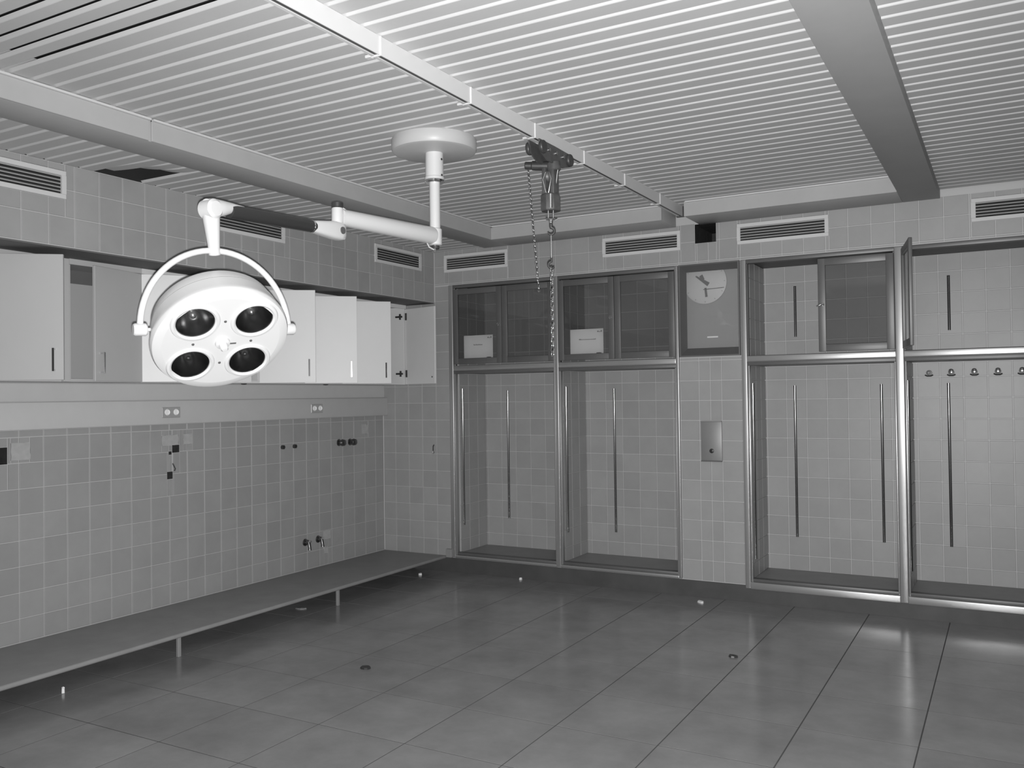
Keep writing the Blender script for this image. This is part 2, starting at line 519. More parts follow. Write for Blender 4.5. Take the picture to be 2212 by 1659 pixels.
def bent_slat(x0, x1, y, z, rise, ch=0.010, h=0.013, wd=0.1):
    # strip sprung loose at its left end and curling up into the void
    prof = [(0, h), (ch, 0.0015), (ch + 0.003, 0), (wd - ch - 0.003, 0), (wd - ch, 0.0015), (wd, h)]
    bm = bmesh.new(); last = None
    for k in range(13):
        t = k / 12; x = x1 + (x0 - x1) * t; dz = rise * max(0, t - 0.15) ** 2 / 0.7225
        ring = [bm.verts.new((x, y + a, z + b + dz)) for a, b in prof]
        if last:
            for q in range(6): bm.faces.new((last[q], last[(q + 1) % 6], ring[(q + 1) % 6], ring[q]))
        last = ring
    return finish(bm, 'ceiling_slat', 'slat', cv)
ZC, ZP, ZR, ZB = 2.910, 2.812, 2.855, 2.800
k = 0
y = -0.11
while y > YN:
    narrow = -4.80 < y < -4.40
    slat(1.36, 4.43, y, ZC + (0.004 if narrow else 0), SLATN if narrow else SLAT, rz=0.0)
    slat(4.64, XR, y, ZR)
    if y > -6.5:
        yy = y + 0.075
        if abs(yy + 3.135) < 0.04: bent_slat(SX + 0.055, 1.13, yy, ZP, 0.105)
        elif abs(yy + 3.235) < 0.04: bent_slat(SX + 0.10, 1.13, yy, ZP, 0.055)
        elif abs(yy + 3.335) < 0.04: bent_slat(SX + 0.05, 1.13, yy, ZP, 0.018)
        else:
            slat(SX, 1.13, yy, ZP)
    y -= 0.1
# ---- ceiling beams (boxed trims)
def trim(name, label, x0, x1, y0, y1, z0=ZB, z1=3.02, lip=None):
    bm = bmesh.new(); add_box(bm, x0, x1, y0, y1, z0, z1, 0.004, 2)
    o = finish(bm, name, 'beam', smooth=40); struct(o, label, 'beam')
    return o
def lip(parent, x0, x1, y0, y1, z0, z1):
    return box('edge_lip', 'white_paint', parent, x0, x1, y0, y1, z0, z1)
t = trim('trim_1', 'boxed ceiling beam running along the left cabinets', 1.115, 1.362, YN, -0.01)
for a, b in ((YN, -3.60), (-3.585, -0.325)):
    box('fascia_board', 'beam', t, 1.362, 1.375, a, b, ZB, ZC - 0.002, 0.002)
    lip(t, 1.366, 1.392, a, b, ZC - 0.013, ZC - 0.003)
t = trim('trim_2', 'boxed ceiling beam along the back wall left of the hoist rail', 1.362, 2.822, -0.315, -0.002)
box('fascia_board', 'beam', t, 1.362, 2.822, -0.330, -0.315, ZB, ZC - 0.002, 0.002); lip(t, 1.375, 2.822, -0.348, -0.326, ZC - 0.013, ZC - 0.003)
t = trim('trim_3', 'boxed ceiling beam along the back wall right of the hoist rail', 3.005, 4.412, -0.355, -0.002)
box('fascia_board', 'beam', t, 3.005, 4.412, -0.370, -0.355, ZB, ZC - 0.002, 0.002); lip(t, 3.02, 4.412, -0.388, -0.366, ZC - 0.013, ZC - 0.003)
t = trim('trim_4', 'wide boxed ceiling beam at right of the ribbed ceiling', 4.412, 4.640, YN, -0.002)


# ================================================================== SURGICAL LAMP
PX, PY = 2.342, -2.557
lamp = thing('surgical_lamp', 'white four-bulb operating lamp hanging on jointed arms from the ceiling', 'lamp', (PX, PY, ZC))
def at(z): return Matrix.Translation((PX, PY, z))
lathe('ceiling_canopy', 'canopy_white', lamp, [(0.0, 0.075), (0.224, 0.075), (0.229, 0.065), (0.229, 0.018), (0.222, 0.006), (0.205, 0.0), (0.0, 0.0)], 56, at(2.838), cap0=False, cap1=False)
lathe('collar', 'white_enamel', lamp, [(0.053, 0.0), (0.053, 0.012), (0.049, 0.016), (0.048, 0.145)][::-1], 32, at(2.695) @ Matrix.Identity(4))
for k, z in ((0, 2.80), (1, 2.715)):
    a = math.atan2(CAM_POS.y - PY, CAM_POS.x - PX) + 0.9
    lathe('collar_screw', 'dark_metal', lamp, [(0.006, 0.0), (0.006, 0.004)], 10, along((PX + 0.047 * math.cos(a), PY + 0.047 * math.sin(a), z), (math.cos(a), math.sin(a), 0)))
lathe('collar_ring', 'chrome', lamp, [(0.02, 0.0), (0.047, 0.0), (0.054, 0.006), (0.054, 0.014), (0.047, 0.020)], 32, at(2.677))
lathe('drop_pole', 'white_enamel', lamp, [(0.0285, 0.0), (0.0285, 0.28)], 24, at(2.40))
lathe('joint_sleeve', 'white_enamel', lamp, [(0.030, 0.0), (0.036, 0.004), (0.036, 0.086), (0.030, 0.092)], 24, at(2.342))
lathe('joint_pin', 'dark_metal', lamp, [(0.018, 0.0), (0.022, 0.004), (0.022, 0.018)], 16, at(2.322))
tube('joint_pin_tip', 'chrome', lamp, [(PX + .006, PY - .012, 2.345), (PX + .006, PY - .012, 2.308)], 0.006, 10)
EX, EY = 2.204, -3.188
ad = Vector((EX - PX, EY - PY, 0)).normalized()
A0 = Vector((PX, PY, 2.392)) + ad * 0.02; A1 = Vector((EX, EY, 2.405)) - ad * 0.02
tube('horizontal_arm', 'white_enamel', lamp, [A0, A0 + ad * 0.01, A1], [0.044, 0.047, 0.040], 24)
tube('cable', 'white_paint', lamp, [A0 + ad * 0.05 + Vector((0, 0, -.03)), Vector((PX, PY, 2.328)) + ad * 0.045, Vector((PX, PY, 2.318)) + ad * 0.008], 0.004, 8)
tube('cable', 'white_paint', lamp, [A1 - ad * 0.035 + Vector((0, 0, .036)), Vector((EX, EY, 2.452)) - ad * 0.03, Vector((EX, EY, 2.462))], 0.004, 8)
ET = Matrix.Translation((EX, EY, 0))
lathe('elbow_sleeve', 'white_enamel', lamp, [(0.026, 2.372), (0.029, 2.376), (0.029, 2.440), (0.026, 2.446)], 24, ET)
lathe('elbow_cap', 'dark_metal', lamp, [(0.020, 2.446), (0.028, 2.450), (0.028, 2.470), (0.018, 2.474)], 20, ET)
# fork under the elbow, pointing to the spring arm
K = Vector((2.208, -3.972, 2.306))            # knuckle over the lamp head
E2 = Vector((EX, EY, 2.335))
sd = (K - E2).normalized()
sx = sd.cross(Z).normalized(); su = sx.cross(sd)
bm = bmesh.new()
prof = [(-0.036, 0.022, 0.036), (-0.028, 0.030, 0.043), (0.0, 0.033, 0.045), (0.05, 0.031, 0.042), (0.16, 0.026, 0.030), (0.185, 0.022, 0.026)]
rings = []
for s, hw, hh in prof:
    c = E2 + sd * s
    rings.append([bm.verts.new(c + sx * hw * math.copysign(abs(math.cos(t)) ** 0.6, math.cos(t)) + su * hh * math.copysign(abs(math.sin(t)) ** 0.6, math.sin(t))) for t in [2 * PI * k / 20 for k in range(20)]])
for a, b in zip(rings, rings[1:]):
    for k in range(20): bm.faces.new((a[k], a[(k + 1) % 20], b[(k + 1) % 20], b[k]))
bm.faces.new(rings[0][::-1]); bm.faces.new(rings[-1])
finish(bm, 'fork', 'white_enamel', lamp, 40)
for sg in (-1, 1):
    lathe('fork_pivot', 'steel_dull', lamp, [(0.018, 0.0), (0.017, 0.004), (0.0, 0.004)], 20, along(E2 + sx * sg * 0.0315, sx * sg), cap1=False)
S0 = E2 + sd * 0.17; S1 = K - sd * 0.10
tube('spring_arm', 'black_grip', lamp, [S0, S0 + sd * 0.012, S1], [0.026, 0.029, 0.029], 24)
lathe('arm_ferrule', 'chrome', lamp, [(0.028, 0.0), (0.030, 0.002), (0.030, 0.008), (0.028, 0.010)], 24, along(S0 + sd * 0.012, sd))
# white end fitting on the black arm
tube('arm_end_cover', 'white_enamel', lamp, [S1 - sd * 0.085 + su * 0.027, S1 - sd * 0.02 + su * 0.016, S1 + sd * 0.03 + su * 0.008, K - sd * 0.01, K + sd * 0.022], [0.004, 0.020, 0.031, 0.040, 0.034], 24)
lathe('knuckle', 'white_enamel', lamp, [(0.0, -0.040), (0.030, -0.038), (0.040, -0.028), (0.040, 0.028), (0.030, 0.038), (0.0, 0.040)], 28, along(K + Vector((0, 0, -0.006)), sx), cap0=False, cap1=False)

# head frame: measured axes of the four lenses
HA = Vector((0.48672475, 0.86884609, 0.09058416)).normalized()
HV = Vector((0.60898681, -0.41182773, 0.67788863)); HV = (HV - HA * HV.dot(HA)).normalized()
HN = Vector((0.62628595, -0.27478061, -0.72956255)); HN = (HN - HA * HN.dot(HA) - HV * HN.dot(HV)).normalized()   # the way the lamp faces
HC = Vector((2.23996, -3.94528, 1.76230))                                                                       # centre of its face
HY = HN.cross(HA).normalized()
HM = basis(HC, HA, HY, HN)            # local z = towards the light's face
RH = 0.273
head = lathe('lamp_head', 'white_enamel', lamp,
             [(0.0, -0.186), (0.10, -0.185), (0.205, -0.178), (0.234, -0.168), (0.245, -0.152), (0.2535, -0.108), (0.2505, -0.1065),
              (0.2505, -0.1035), (0.2575, -0.102), (0.268, -0.045), (RH, -0.028), (RH, -0.018), (0.267, -0.006), (0.252, 0.0), (0.232, 0.003)], 72, HM, cap0=False, cap1=False)
# seam between the two shells
bm = bmesh.new(); add_lathe(bm, [(0.2500, -0.1085), (0.2560, -0.105), (0.2500, -0.1020)], 72, HM, False, False)
finish(bm, 'shell_seam', 'hoist_grey', head, 60)
# front plate with four round openings
LS, LR = 0.1148, 0.078
lens = [(-LS, LS), (LS, LS), (-LS, -LS), (LS, -LS)]
from mathutils.geometry import delaunay_2d_cdt
vv = []; ee = []
def ring_in(cx, cy, r, n):
    b0 = len(vv)
    for k in range(n): vv.append(Vector((cx + r * math.cos(2 * PI * k / n), cy + r * math.sin(2 * PI * k / n))))
    for k in range(n): ee.append((b0 + k, b0 + (k + 1) % n))
ring_in(0, 0, 0.233, 96)
for lx, ly in lens: ring_in(lx, ly, LR, 40)
ov, oe, of, _, _, _ = delaunay_2d_cdt(vv, ee, [], 0, 1e-6)
bm = bmesh.new()
bv = [bm.verts.new((v.x, v.y, 0.003)) for v in ov]
for f in of:
    c = sum((ov[q] for q in f), Vector((0, 0))) / len(f)
    if all((c - Vector(l)).length > LR * 0.995 for l in lens): bm.faces.new([bv[q] for q in f])
bmesh.ops.transform(bm, matrix=HM, verts=bm.verts[:])
finish(bm, 'front_plate', 'white_enamel', head)
for lx, ly in lens:
    LM = HM @ Matrix.Translation((lx, ly, 0))
    lathe('lens_ring', 'white_enamel', head, [(LR + 0.018, 0.002), (LR + 0.014, 0.008), (LR + 0.004, 0.010), (LR - 0.003, 0.005), (LR - 0.004, -0.006)], 48, LM, cap0=False, cap1=False)
    pr = []
    for k in range(13):
        r = (LR - 0.002) * k / 12
        pr.append((r, -0.092 + 0.088 * (r / LR) ** 2))
    lathe('reflector', 'reflector', head, pr, 48, LM, smooth=60, cap0=False, cap1=False)
    lathe('bulb', 'bulb', head, [(0.0, -0.030), (0.010, -0.033), (0.015, -0.045), (0.015, -0.060), (0.010, -0.088)], 20, LM, smooth=60, cap0=False, cap1=False)
    lathe('lens_glass', 'clear_glass', head, [(0.0, 0.0035), (LR - 0.003, 0.0005)], 40, LM, smooth=60, cap0=False, cap1=False)
for lx, ly in ((0.0, LS), (0.0, -LS), (LS, 0.0), (-LS, 0.0)):
    lathe('screw', 'steel_dull', head, [(0.006, 0.003), (0.005, 0.006), (0.0, 0.006)], 12, HM @ Matrix.Translation((lx, ly, 0)), cap0=False, cap1=False)
lathe('handle_socket', 'white_enamel', head, [(0.030, 0.003), (0.028, 0.014), (0.017, 0.018), (0.015, 0.042), (0.010, 0.048), (0.0, 0.049)], 28, HM, cap0=False, cap1=False)
box('rating_label', 'steel_dull', head, 0.026, 0.056, -0.012, -0.005, 0.003, 0.0045, mtx=HM)
# yoke
PC = HC - HN * 0.075
HP = (HA - HV * 0.08).normalized()
RY = 0.300
TU = (Z - HP * HP.dot(Z)).normalized()
ytop = Vector((0, 0, 0))
pts = [PC + HP * (RY * math.cos(PI - PI * k / 40)) + TU * (0.322 * math.sin(PI * k / 40)) for k in range(41)]
tube('yoke', 'white_enamel', lamp, pts, 0.0125, 16)
ytop = PC + TU * 0.322
for sg in (-1, 1):
    lathe('pivot_knob', 'white_enamel', lamp, [(0.0, -0.026), (0.021, -0.025), (0.025, -0.020), (0.025, 0.020), (0.021, 0.026), (0.0, 0.027)], 24, along(PC + HP * RY * sg, HP * sg), cap0=False, cap1=False)
    tube('pivot_pin', 'white_paint', lamp, [PC + HP * sg * 0.250, PC + HP * sg * 0.285], 0.007, 12)
sv = (ytop - K)
tube('stem', 'white_enamel', lamp, [K + Vector((0, 0, 0.004)), K + sv * 0.12, K + sv * 0.25, K + sv * 0.9, K + sv * 1.0], [0.036, 0.036, 0.034, 0.024, 0.023], 24)
tube('stem_boss', 'white_enamel', lamp, [K + sv * 0.955, K + sv * 0.96 , K + sv * 1.10, K + sv * 1.12], [0.020, 0.0235, 0.0235, 0.019], 20)

# ================================================================== HOIST RAIL + CHAIN HOIST
rail = thing('hoist_rail', 'white hoist rail running across the ribbed ceiling to the back wall', 'rail', (2.928, -3, ZC))
RX0, RX1, RZ = 2.908, 2.945, 2.836
bm = bmesh.new()
YE = -0.22
add_box(bm, RX1 - 0.004, RX1, YN, YE, RZ, ZC - 0.001)
add_box(bm, RX0, RX0 + 0.004, YN, YE, RZ, ZC - 0.001)
add_box(bm, RX0 + 0.004, RX1 - 0.004, YN, YE, ZC - 0.006, ZC - 0.001)
add_box(bm, RX0 + 0.004, RX0 + 0.013, YN, YE, RZ, RZ + 0.005)
finish(bm, 'channel', 'rail_white', rail)
box('slot_shade_strip', 'black_grip', rail, RX0 + 0.0125, RX1 - 0.004, YN, YE, RZ + 0.004, RZ + 0.010)  # black strip stands in for the shade inside the open slot
for y in (-4.45, -3.800, -3.150, -2.538, -1.945, -1.340, -0.700):
    box('joint_clamp', 'rail_white', rail, RX0 - 0.004, RX1 + 0.006, y - 0.005, y + 0.005, RZ - 0.003, ZC - 0.001, 0.002)
    box('clamp_foot', 'rail_white', rail, RX0 - 0.030, RX0 - 0.003, y - 0.012, y + 0.012, RZ - 0.002, RZ + 0.010, 0.002)
box('end_stop', 'hoist_grey', rail, RX0 - 0.01, RX1 + 0.01, YE - 0.002, YE + 0.02, RZ - 0.006, ZC - 0.001, 0.002)

HX, HYY = 2.927, -2.335
hoist = thing('chain_hoist', 'dark chain hoist trolley with hooks and chains under the ceiling rail', 'hoist', (HX, HYY, RZ))
for sg in (-1, 1):
    bm = bmesh.new()
    xx = HX + sg * 0.030
    poly = [(-0.185, 2.834), (-0.165, 2.772), (-0.09, 2.742), (0.09, 2.742), (0.175, 2.766), (0.190, 2.832), (0.0, 2.835)]
    f0 = [bm.verts.new((xx - 0.004, HYY + a, b)) for a, b in poly]; f1 = [bm.verts.new((xx + 0.004, HYY + a, b)) for a, b in poly]
    bm.faces.new(f0); bm.faces.new(f1)
    for k in range(len(poly)): bm.faces.new((f0[k], f0[(k + 1) % len(poly)], f1[(k + 1) % len(poly)], f1[k]))
    finish(bm, 'trolley_plate', 'hoist_grey', hoist)
    for yy in (-0.155, 0.160):
        lathe('trolley_wheel', 'dark_metal', hoist, [(0.0, -0.010), (0.031, -0.010), (0.034, -0.005), (0.034, 0.005), (0.031, 0.010), (0.0, 0.010)], 20, along((xx + sg * 0.008, HYY + yy, 2.798), (sg, 0, 0)), cap0=False, cap1=False)
    for yy in (-0.08, 0.0, 0.085):
        lathe('bolt', 'galvanised', hoist, [(0.009, 0.0), (0.009, 0.007), (0.0, 0.008)], 10, along((xx + sg * 0.004, HYY + yy, 2.80), (sg, 0, 0)), cap1=False)
bar_d = Vector((0.93, 0.36, -0.06)).normalized()
tube('lever_bar', 'dark_metal', hoist, [Vector((HX, HYY, 2.738)) - bar_d * 0.10, Vector((HX, HYY, 2.738)) - bar_d * 0.095, Vector((HX, HYY, 2.738)) + bar_d * 0.05, Vector((HX, HYY, 2.738)) + bar_d * 0.052], [0.018, 0.024, 0.026, 0.020], 14)
lathe('lever_end', 'dark_metal', hoist, [(0.016, 0.0), (0.019, 0.004), (0.019, 0.034), (0.012, 0.040)], 14, along(Vector((HX, HYY, 2.738)) - bar_d * 0.135, bar_d))
lathe('cross_pin', 'hoist_grey', hoist, [(0.030, 0.0), (0.036, 0.006), (0.036, 0.045), (0.030, 0.050)], 18, along((HX + 0.015, HYY, 2.755), (0.2, 0, -1)))
# suspension block with side cheeks
for sg in (-1, 1):
    box('cheek_plate', 'hoist_grey', hoist, HX + sg * 0.024 - 0.012, HX + sg * 0.024 + 0.012, HYY - 0.032, HYY + 0.032, 2.575, 2.728, 0.006, 2)
lathe('sheave', 'steel_dull', hoist, [(0.0, -0.012), (0.030, -0.012), (0.026, 0.0), (0.030, 0.012), (0.0, 0.012)], 24, along((HX, HYY, 2.685), (1, 0, 0)), cap0=False, cap1=False)
for sg in (-1, 1):
    tube('sling_rope', 'galvanised', hoist, [(HX + sg * 0.010, HYY - 0.034, 2.70), (HX + sg * 0.024, HYY - 0.040, 2.66), (HX + sg * 0.010, HYY - 0.038, 2.60), (HX, HYY - 0.034, 2.57)], 0.0035, 8)
    tube('sling_rope', 'galvanised', hoist, [(HX + sg * 0.050, HYY, 2.735), (HX + sg * 0.040, HYY, 2.69), (HX + sg * 0.034, HYY, 2.64)], 0.0035, 8)
lathe('motor_drum', 'hoist_grey', hoist, [(0.0, 0.0), (0.050, 0.0), (0.054, 0.005), (0.054, 0.076), (0.048, 0.086), (0.034, 0.098)], 8, Matrix.Translation((HX, HYY, 2.498)), cap0=False)
fwd = Vector((CAM_POS.x - HX, CAM_POS.y - HYY, 0)).normalized()
dp = Vector((HX, HYY, 2.505)) + fwd * 0.052
tube('polished_cylinder', 'chrome', hoist, [dp, dp + Vector((0, 0, 0.074))], 0.010, 16)
sv2 = Z.cross(fwd).normalized()
hk = Vector((HX, HYY, 0)) + fwd * 0.02
for sg in (-1, 1):
    tube('shackle_leg', 'chrome', hoist, [hk + sv2 * sg * 0.013 + Z * 2.51, hk + sv2 * sg * 0.013 + Z * 2.455], 0.0042, 10)
tube('shackle_pin', 'dark_metal', hoist, [hk - sv2 * 0.026 + Z * 2.455, hk + sv2 * 0.022 + Z * 2.455], 0.006, 10)
lathe('swivel', 'chrome', hoist, [(0.0, 0.0), (0.010, 0.002), (0.013, 0.012), (0.010, 0.022), (0.0, 0.024)], 16, Matrix.Translation(hk + Z * 2.430), cap0=False, cap1=False)
pts = [hk + Z * 2.432, hk + Z * 2.412]
for k in range(11):
    t = PI * 0.5 - k / 10 * PI * 1.35
    pts.append(hk - sv2 * (-0.000) + sv2 * (0.018 * math.cos(t)) + Z * (2.390 + 0.018 * math.sin(t)))
tube('load_hook', 'dark_metal', hoist, pts, [0.009, 0.009] + [0.0085 - 0.0004 * k for k in range(11)], 10)
tube('safety_latch', 'galvanised', hoist, [hk + sv2 * 0.02 + Z * 2.447, hk + sv2 * 0.034 + Z * 2.452], 0.004, 8)
tube('suspension_wire', 'galvanised', hoist, [hk + Z * 2.372, hk + Z * 2.245], 0.0026, 8)
pts = [hk + Z * 2.250]
for k in range(10):
    t = PI * 0.5 + k / 9 * PI * 1.3
    pts.append(hk + sv2 * (0.017 * math.cos(t)) + Z * (2.212 + 0.018 * math.sin(t)))
tube('chain_hook', 'dark_metal', hoist, pts, [0.005] + [0.006] * 9 + [0.004], 10)
def chain(name, m, parent, p0, p1, L, W_, r):
    p0 = Vector(p0); p1 = Vector(p1); d = (p1 - p0); nl = int(d.length / (L - 2 * r)); d.normalize()
    x, y = frame_axes(d); bm = bmesh.new()
    for i in range(nl):
        c = p0 + d * ((i + 0.5) * (L - 2 * r))
        a = 0.5 + (i % 2) * PI / 2 + random.uniform(-.25, .25)
        s = x * math.cos(a) + y * math.sin(a)
        pts = []
        for k in range(10):
            t = 2 * PI * k / 10
            hl_ = L / 2 - W_ / 2
            pts.append(c + s * (W_ / 2 * math.cos(t)) + d * (W_ / 2 * math.sin(t) + math.copysign(hl_, math.sin(t) + 1e-9)))
        add_tube(bm, pts, r, 6, closed=True)
    return finish(bm, name, m, parent, 60)
chain('load_chain', 'chrome', hoist, hk + Z * 2.200, hk + Z * 1.735, 0.030, 0.017, 0.0034)
p_top = Vector((HX, HYY, 2.725)) - bar_d * 0.118
chain('pull_chain', 'galvanised', hoist, p_top, p_top + Vector((0.045, 0.02, -0.66)), 0.018, 0.0095, 0.0020)

# ================================================================== AIR VENTS
def vent(a, b, side, label):
    """side 'b': in the back wall (u = x), side 's': in the soffit (u = y)"""
    t = thing('air_vent', label, 'air vent', group='white louvred air vents under the ceiling')
    z0, z1 = VZ
    def P(u0, u1, d0, d1, q0, q1):    # d: proud of the wall
        return (u0, u1, 0.004 - d1, 0.004 - d0, q0, q1) if side == 'b' else (SX + d0, SX + d1, u0, u1, q0, q1)
    fw = 0.026
    bm = bmesh.new()
    add_box(bm, *P(a, b, -0.01, 0.014, z1 - fw, z1), 0.002)
    add_box(bm, *P(a, b, -0.01, 0.014, z0, z0 + fw), 0.002)
    add_box(bm, *P(a, a + fw, -0.01, 0.0139, z0 + fw, z1 - fw))
    add_box(bm, *P(b - fw, b, -0.01, 0.0139, z0 + fw, z1 - fw))
    finish(bm, 'frame', 'vent_white', t)
    box('dark_backing', 'void', t, *P(a + fw, b - fw, 0.0003, 0.0012, z0 + fw, z1 - fw))
    for k in range(5):
        zc = z0 + fw + 0.014 + k * 0.0198
        bm = bmesh.new()
        if side == 'b':
            q = [(0.004 - 0.002, zc + 0.0045), (0.004 - 0.012, zc - 0.004), (0.004 - 0.0125, zc - 0.0025), (0.004 - 0.0025, zc + 0.006)]
            A = [bm.verts.new((a + fw, yy, zz)) for yy, zz in q]; B = [bm.verts.new((b - fw, yy, zz)) for yy, zz in q]
        else:
            q = [(SX + 0.002, zc + 0.0045), (SX + 0.012, zc - 0.004), (SX + 0.0125, zc - 0.0025), (SX + 0.0025, zc + 0.006)]
            A = [bm.verts.new((yy, a + fw, zz)) for yy, zz in q]; B = [bm.verts.new((yy, b - fw, zz)) for yy, zz in q]
        for i in range(4): bm.faces.new((A[i], A[(i + 1) % 4], B[(i + 1) % 4], B[i]))
        bm.faces.new(A); bm.faces.new(B)
        finish(bm, 'louvre', 'vent_slat', t)
    return t
vent(*VB[0], 'b', 'white louvred air vent on the back wall next to the room corner')
vent(*VB[1], 'b', 'white louvred air vent on the back wall left of the black square hole')
vent(*VB[2], 'b', 'white louvred air vent on the back wall right of the black square hole')
vent(*VB[3], 'b', 'white louvred air vent at the right edge, above the rightmost cabinet')
vent(*VS[0], 's', 'white louvred air vent in the left soffit at the picture edge')
vent(*VS[1], 's', 'white louvred air vent in the left soffit behind the lamp arm')
vent(*VS[2], 's', 'white louvred air vent in the left soffit nearest the room corner')

# ================================================================== LEFT WALL CABINETS
CX, CZ0, CZ1 = 0.300, 1.645, 2.355
def cabinet(y0, y1, label, door=None, gap_dark=False, nohandle=False, lam='laminate', wd=0.40):
    """door: (hinge side 'near' | 'far', opening angle in degrees) or None for an open front"""
    t = thing('wall_cabinet', label, 'cabinet', group='white wall cabinets over the left wall')
    th = 0.018
    bm = bmesh.new()
    xb = 0.004
    add_box(bm, xb, CX - 0.020, y0 + 0.001, y0 + th, CZ0, CZ1)
    add_box(bm, xb, CX - 0.020, y1 - th, y1 - 0.001, CZ0, CZ1)
    add_box(bm, xb, CX - 0.020, y0 + th, y1 - th, CZ1 - th, CZ1)
    add_box(bm, xb, CX - 0.020, y0 + th, y1 - th, CZ0, CZ0 + th)
    finish(bm, 'body', lam, t)
    bk = box('back_panel', 'plinth' if gap_dark else 'laminate_in', t, xb, xb + 0.006, y0 + th, y1 - th, CZ0 + th, CZ1 - (0.10 if not gap_dark else th))
    if not gap_dark:
        box('back_gap', 'underside', t, xb, xb + 0.002, y0 + th, y1 - th, CZ1 - 0.099, CZ1 - th)
    box('top_rail', lam, t, CX - 0.020, CX - 0.002, y0 + 0.001, y1 - 0.001, 2.325, CZ1 + 0.004)
    if door:
        side, ang = door
        hy = y0 + 0.002 if side == 'near' else y1 - 0.002
        a = math.radians(ang); sg = 1 if side == 'near' else -1
        # local: s along the door from the hinge, n outwards
        dv = Vector((math.sin(a), sg * math.cos(a), 0)); nv = Vector((math.cos(a), -sg * math.sin(a), 0))
        mt = basis(Vector((CX - 0.018, hy, 0)), dv, nv, Z)
        bm = bmesh.new(); add_box(bm, 0.0, wd, 0.0, 0.018, CZ0 + 0.002, 2.322, 0.0015, 1, mt)
        d = finish(bm, 'door', lam, t)
        if not nohandle:
            hx = wd - 0.045; hz = 1.755
            bm = bmesh.new()
            add_box(bm, hx - 0.0055, hx + 0.0055, 0.041, 0.047, hz - 0.062, hz + 0.062, 0.0008, 1, mt)
            for q in (-0.056, 0.056): add_box(bm, hx - 0.0045, hx + 0.0045, 0.017, 0.042, hz + q - 0.0045, hz + q + 0.0045, 0, 1, mt)
            finish(bm, 'handle', 'handle_bar', d)
        if ang > 60:
            for z in (2.255, 1.742):
                bm = bmesh.new(); add_box(bm, 0.010, 0.030, -0.006, 0.001, z - 0.032, z + 0.032, 0.001, 1, mt)
                finish(bm, 'hinge_cup', 'dark_metal', d)
                box('hinge_plate', 'black_grip', t, CX - 0.105, CX - 0.030, y1 - th - 0.010, y1 - th, z - 0.008, z + 0.008, 0.001)
                box('hinge_plate', 'black_grip', t, CX - 0.062, CX - 0.046, y1 - th - 0.011, y1 - th, z - 0.026, z + 0.026, 0.001)
            bm = bmesh.new(); add_box(bm, wd - 0.042, wd - 0.030, -0.004, 0.001, 1.70, 1.712, 0.001, 1, mt)
            finish(bm, 'catch', 'dark_metal', d)
    return t
cabinet(-0.463, -0.030, 'white wall cabinet next to the room corner with its door standing wide open', ('far', 76), nohandle=True)
cabinet(-0.900, -0.464, 'white wall cabinet with half-open door beside the wide-open corner cabinet', ('near', 45))
cabinet(-1.336, -0.901, 'white wall cabinet with half-open door and brightly shining handle', ('near', 49.5))
cabinet(-1.806, -1.337, 'white wall cabinet with half-open door just right of the lamp head', ('near', 52))
cabinet(-1.990, -1.807, 'narrow doorless dark cabinet mostly hidden behind the lamp head', None, gap_dark=True)
cabinet(-2.405, -1.991, 'white wall cabinet wholly behind the lamp head', ('near', 20))
cabinet(-2.810, -2.406, 'white wall cabinet with half-open door peeking out left of the lamp head', ('near', 40))
cabinet(-3.300, -2.811, 'pale grey wall cabinet ajar at its left edge, left of the lamp', ('far', 12.5), lam='laminate_grey')
cabinet(-3.785, -3.340, 'pale grey wall cabinet with half-open door at the left picture edge', ('near', 50), lam='laminate_grey')
cabinet(-4.210, -3.786, 'pale grey wall cabinet cut off by the left picture edge', ('near', 12), lam='laminate_grey')
o = box('cabinet_end_panel', 'laminate_grey', None, 0.004, CX, -3.339, -3.301, CZ0, CZ1, 0.001)
tag(o, 'pale upright panel between the two leftmost visible wall cabinets', 'panel')

# ---- service trunking under the cabinets
t = thing('service_trunking', 'pale service duct panel running under the wall cabinets', 'duct')
box('upper_panel', 'trunking', t, 0.007, 0.020, -5.2, -0.002, 1.532, 1.640, 0.002)
box('lower_duct', 'trunking', t, 0.007, 0.058, -5.2, -0.002, 1.370, 1.528, 0.004, 2)
def socket(y, label, wd):
    s = thing('double_socket', label, 'socket', group='steel sockets on the service duct')
    box('face_plate', 'plastic_grey', s, 0.058, 0.066, y - wd, y + wd, 1.412, 1.484, 0.003)
    for sg in (-1, 1):
        lathe('outlet', 'scrap', s, [(0.020, 0.0), (0.022, 0.004), (0.018, 0.008), (0.015, 0.003), (0.0, 0.003)], 20, along((0.066, y + sg * wd * 0.48, 1.450), (1, 0, 0)), cap0=False, cap1=False)
socket(-2.402, 'steel double socket on the duct below the lamp head', 0.075)
socket(-0.955, 'steel double socket on the duct below the cabinet with the shining handle', 0.070)
for y, lb in ((-1.86, 'small dark clip under the cabinets right of the lamp head'), (-0.98, 'small dark clip under the cabinet with the shining handle')):
    o = lathe('clip', 'dark_metal', None, [(0.022, 0.0), (0.020, 0.005), (0.008, 0.008), (0.0, 0.008)], 14, along((0.18, y, 1.6445), (0, 0, -1)) , cap0=False, cap1=False)
    tag(o, lb, 'clip')

# ---- raised slab along the left wall
t = thing('floor_bench', 'dark low slab shelf on thin posts along the left wall', 'bench')
box('slab', 'slab', t, 0.008, 0.690, -5.2, -0.006, 0.114, 0.141, 0.011, 4)
for y in (-4.30, -2.862, -1.43):
    box('post', 'post_white', t, 0.660, 0.680, y - 0.011, y + 0.011, 0.0, 0.116, 0.002)
o = box('corner_block', 'post_white', None, 0.694, 0.752, -0.030, -0.003, 0.126, 0.200, 0.003); tag(o, 'small pale block at the foot of the leftmost steel post', 'block')

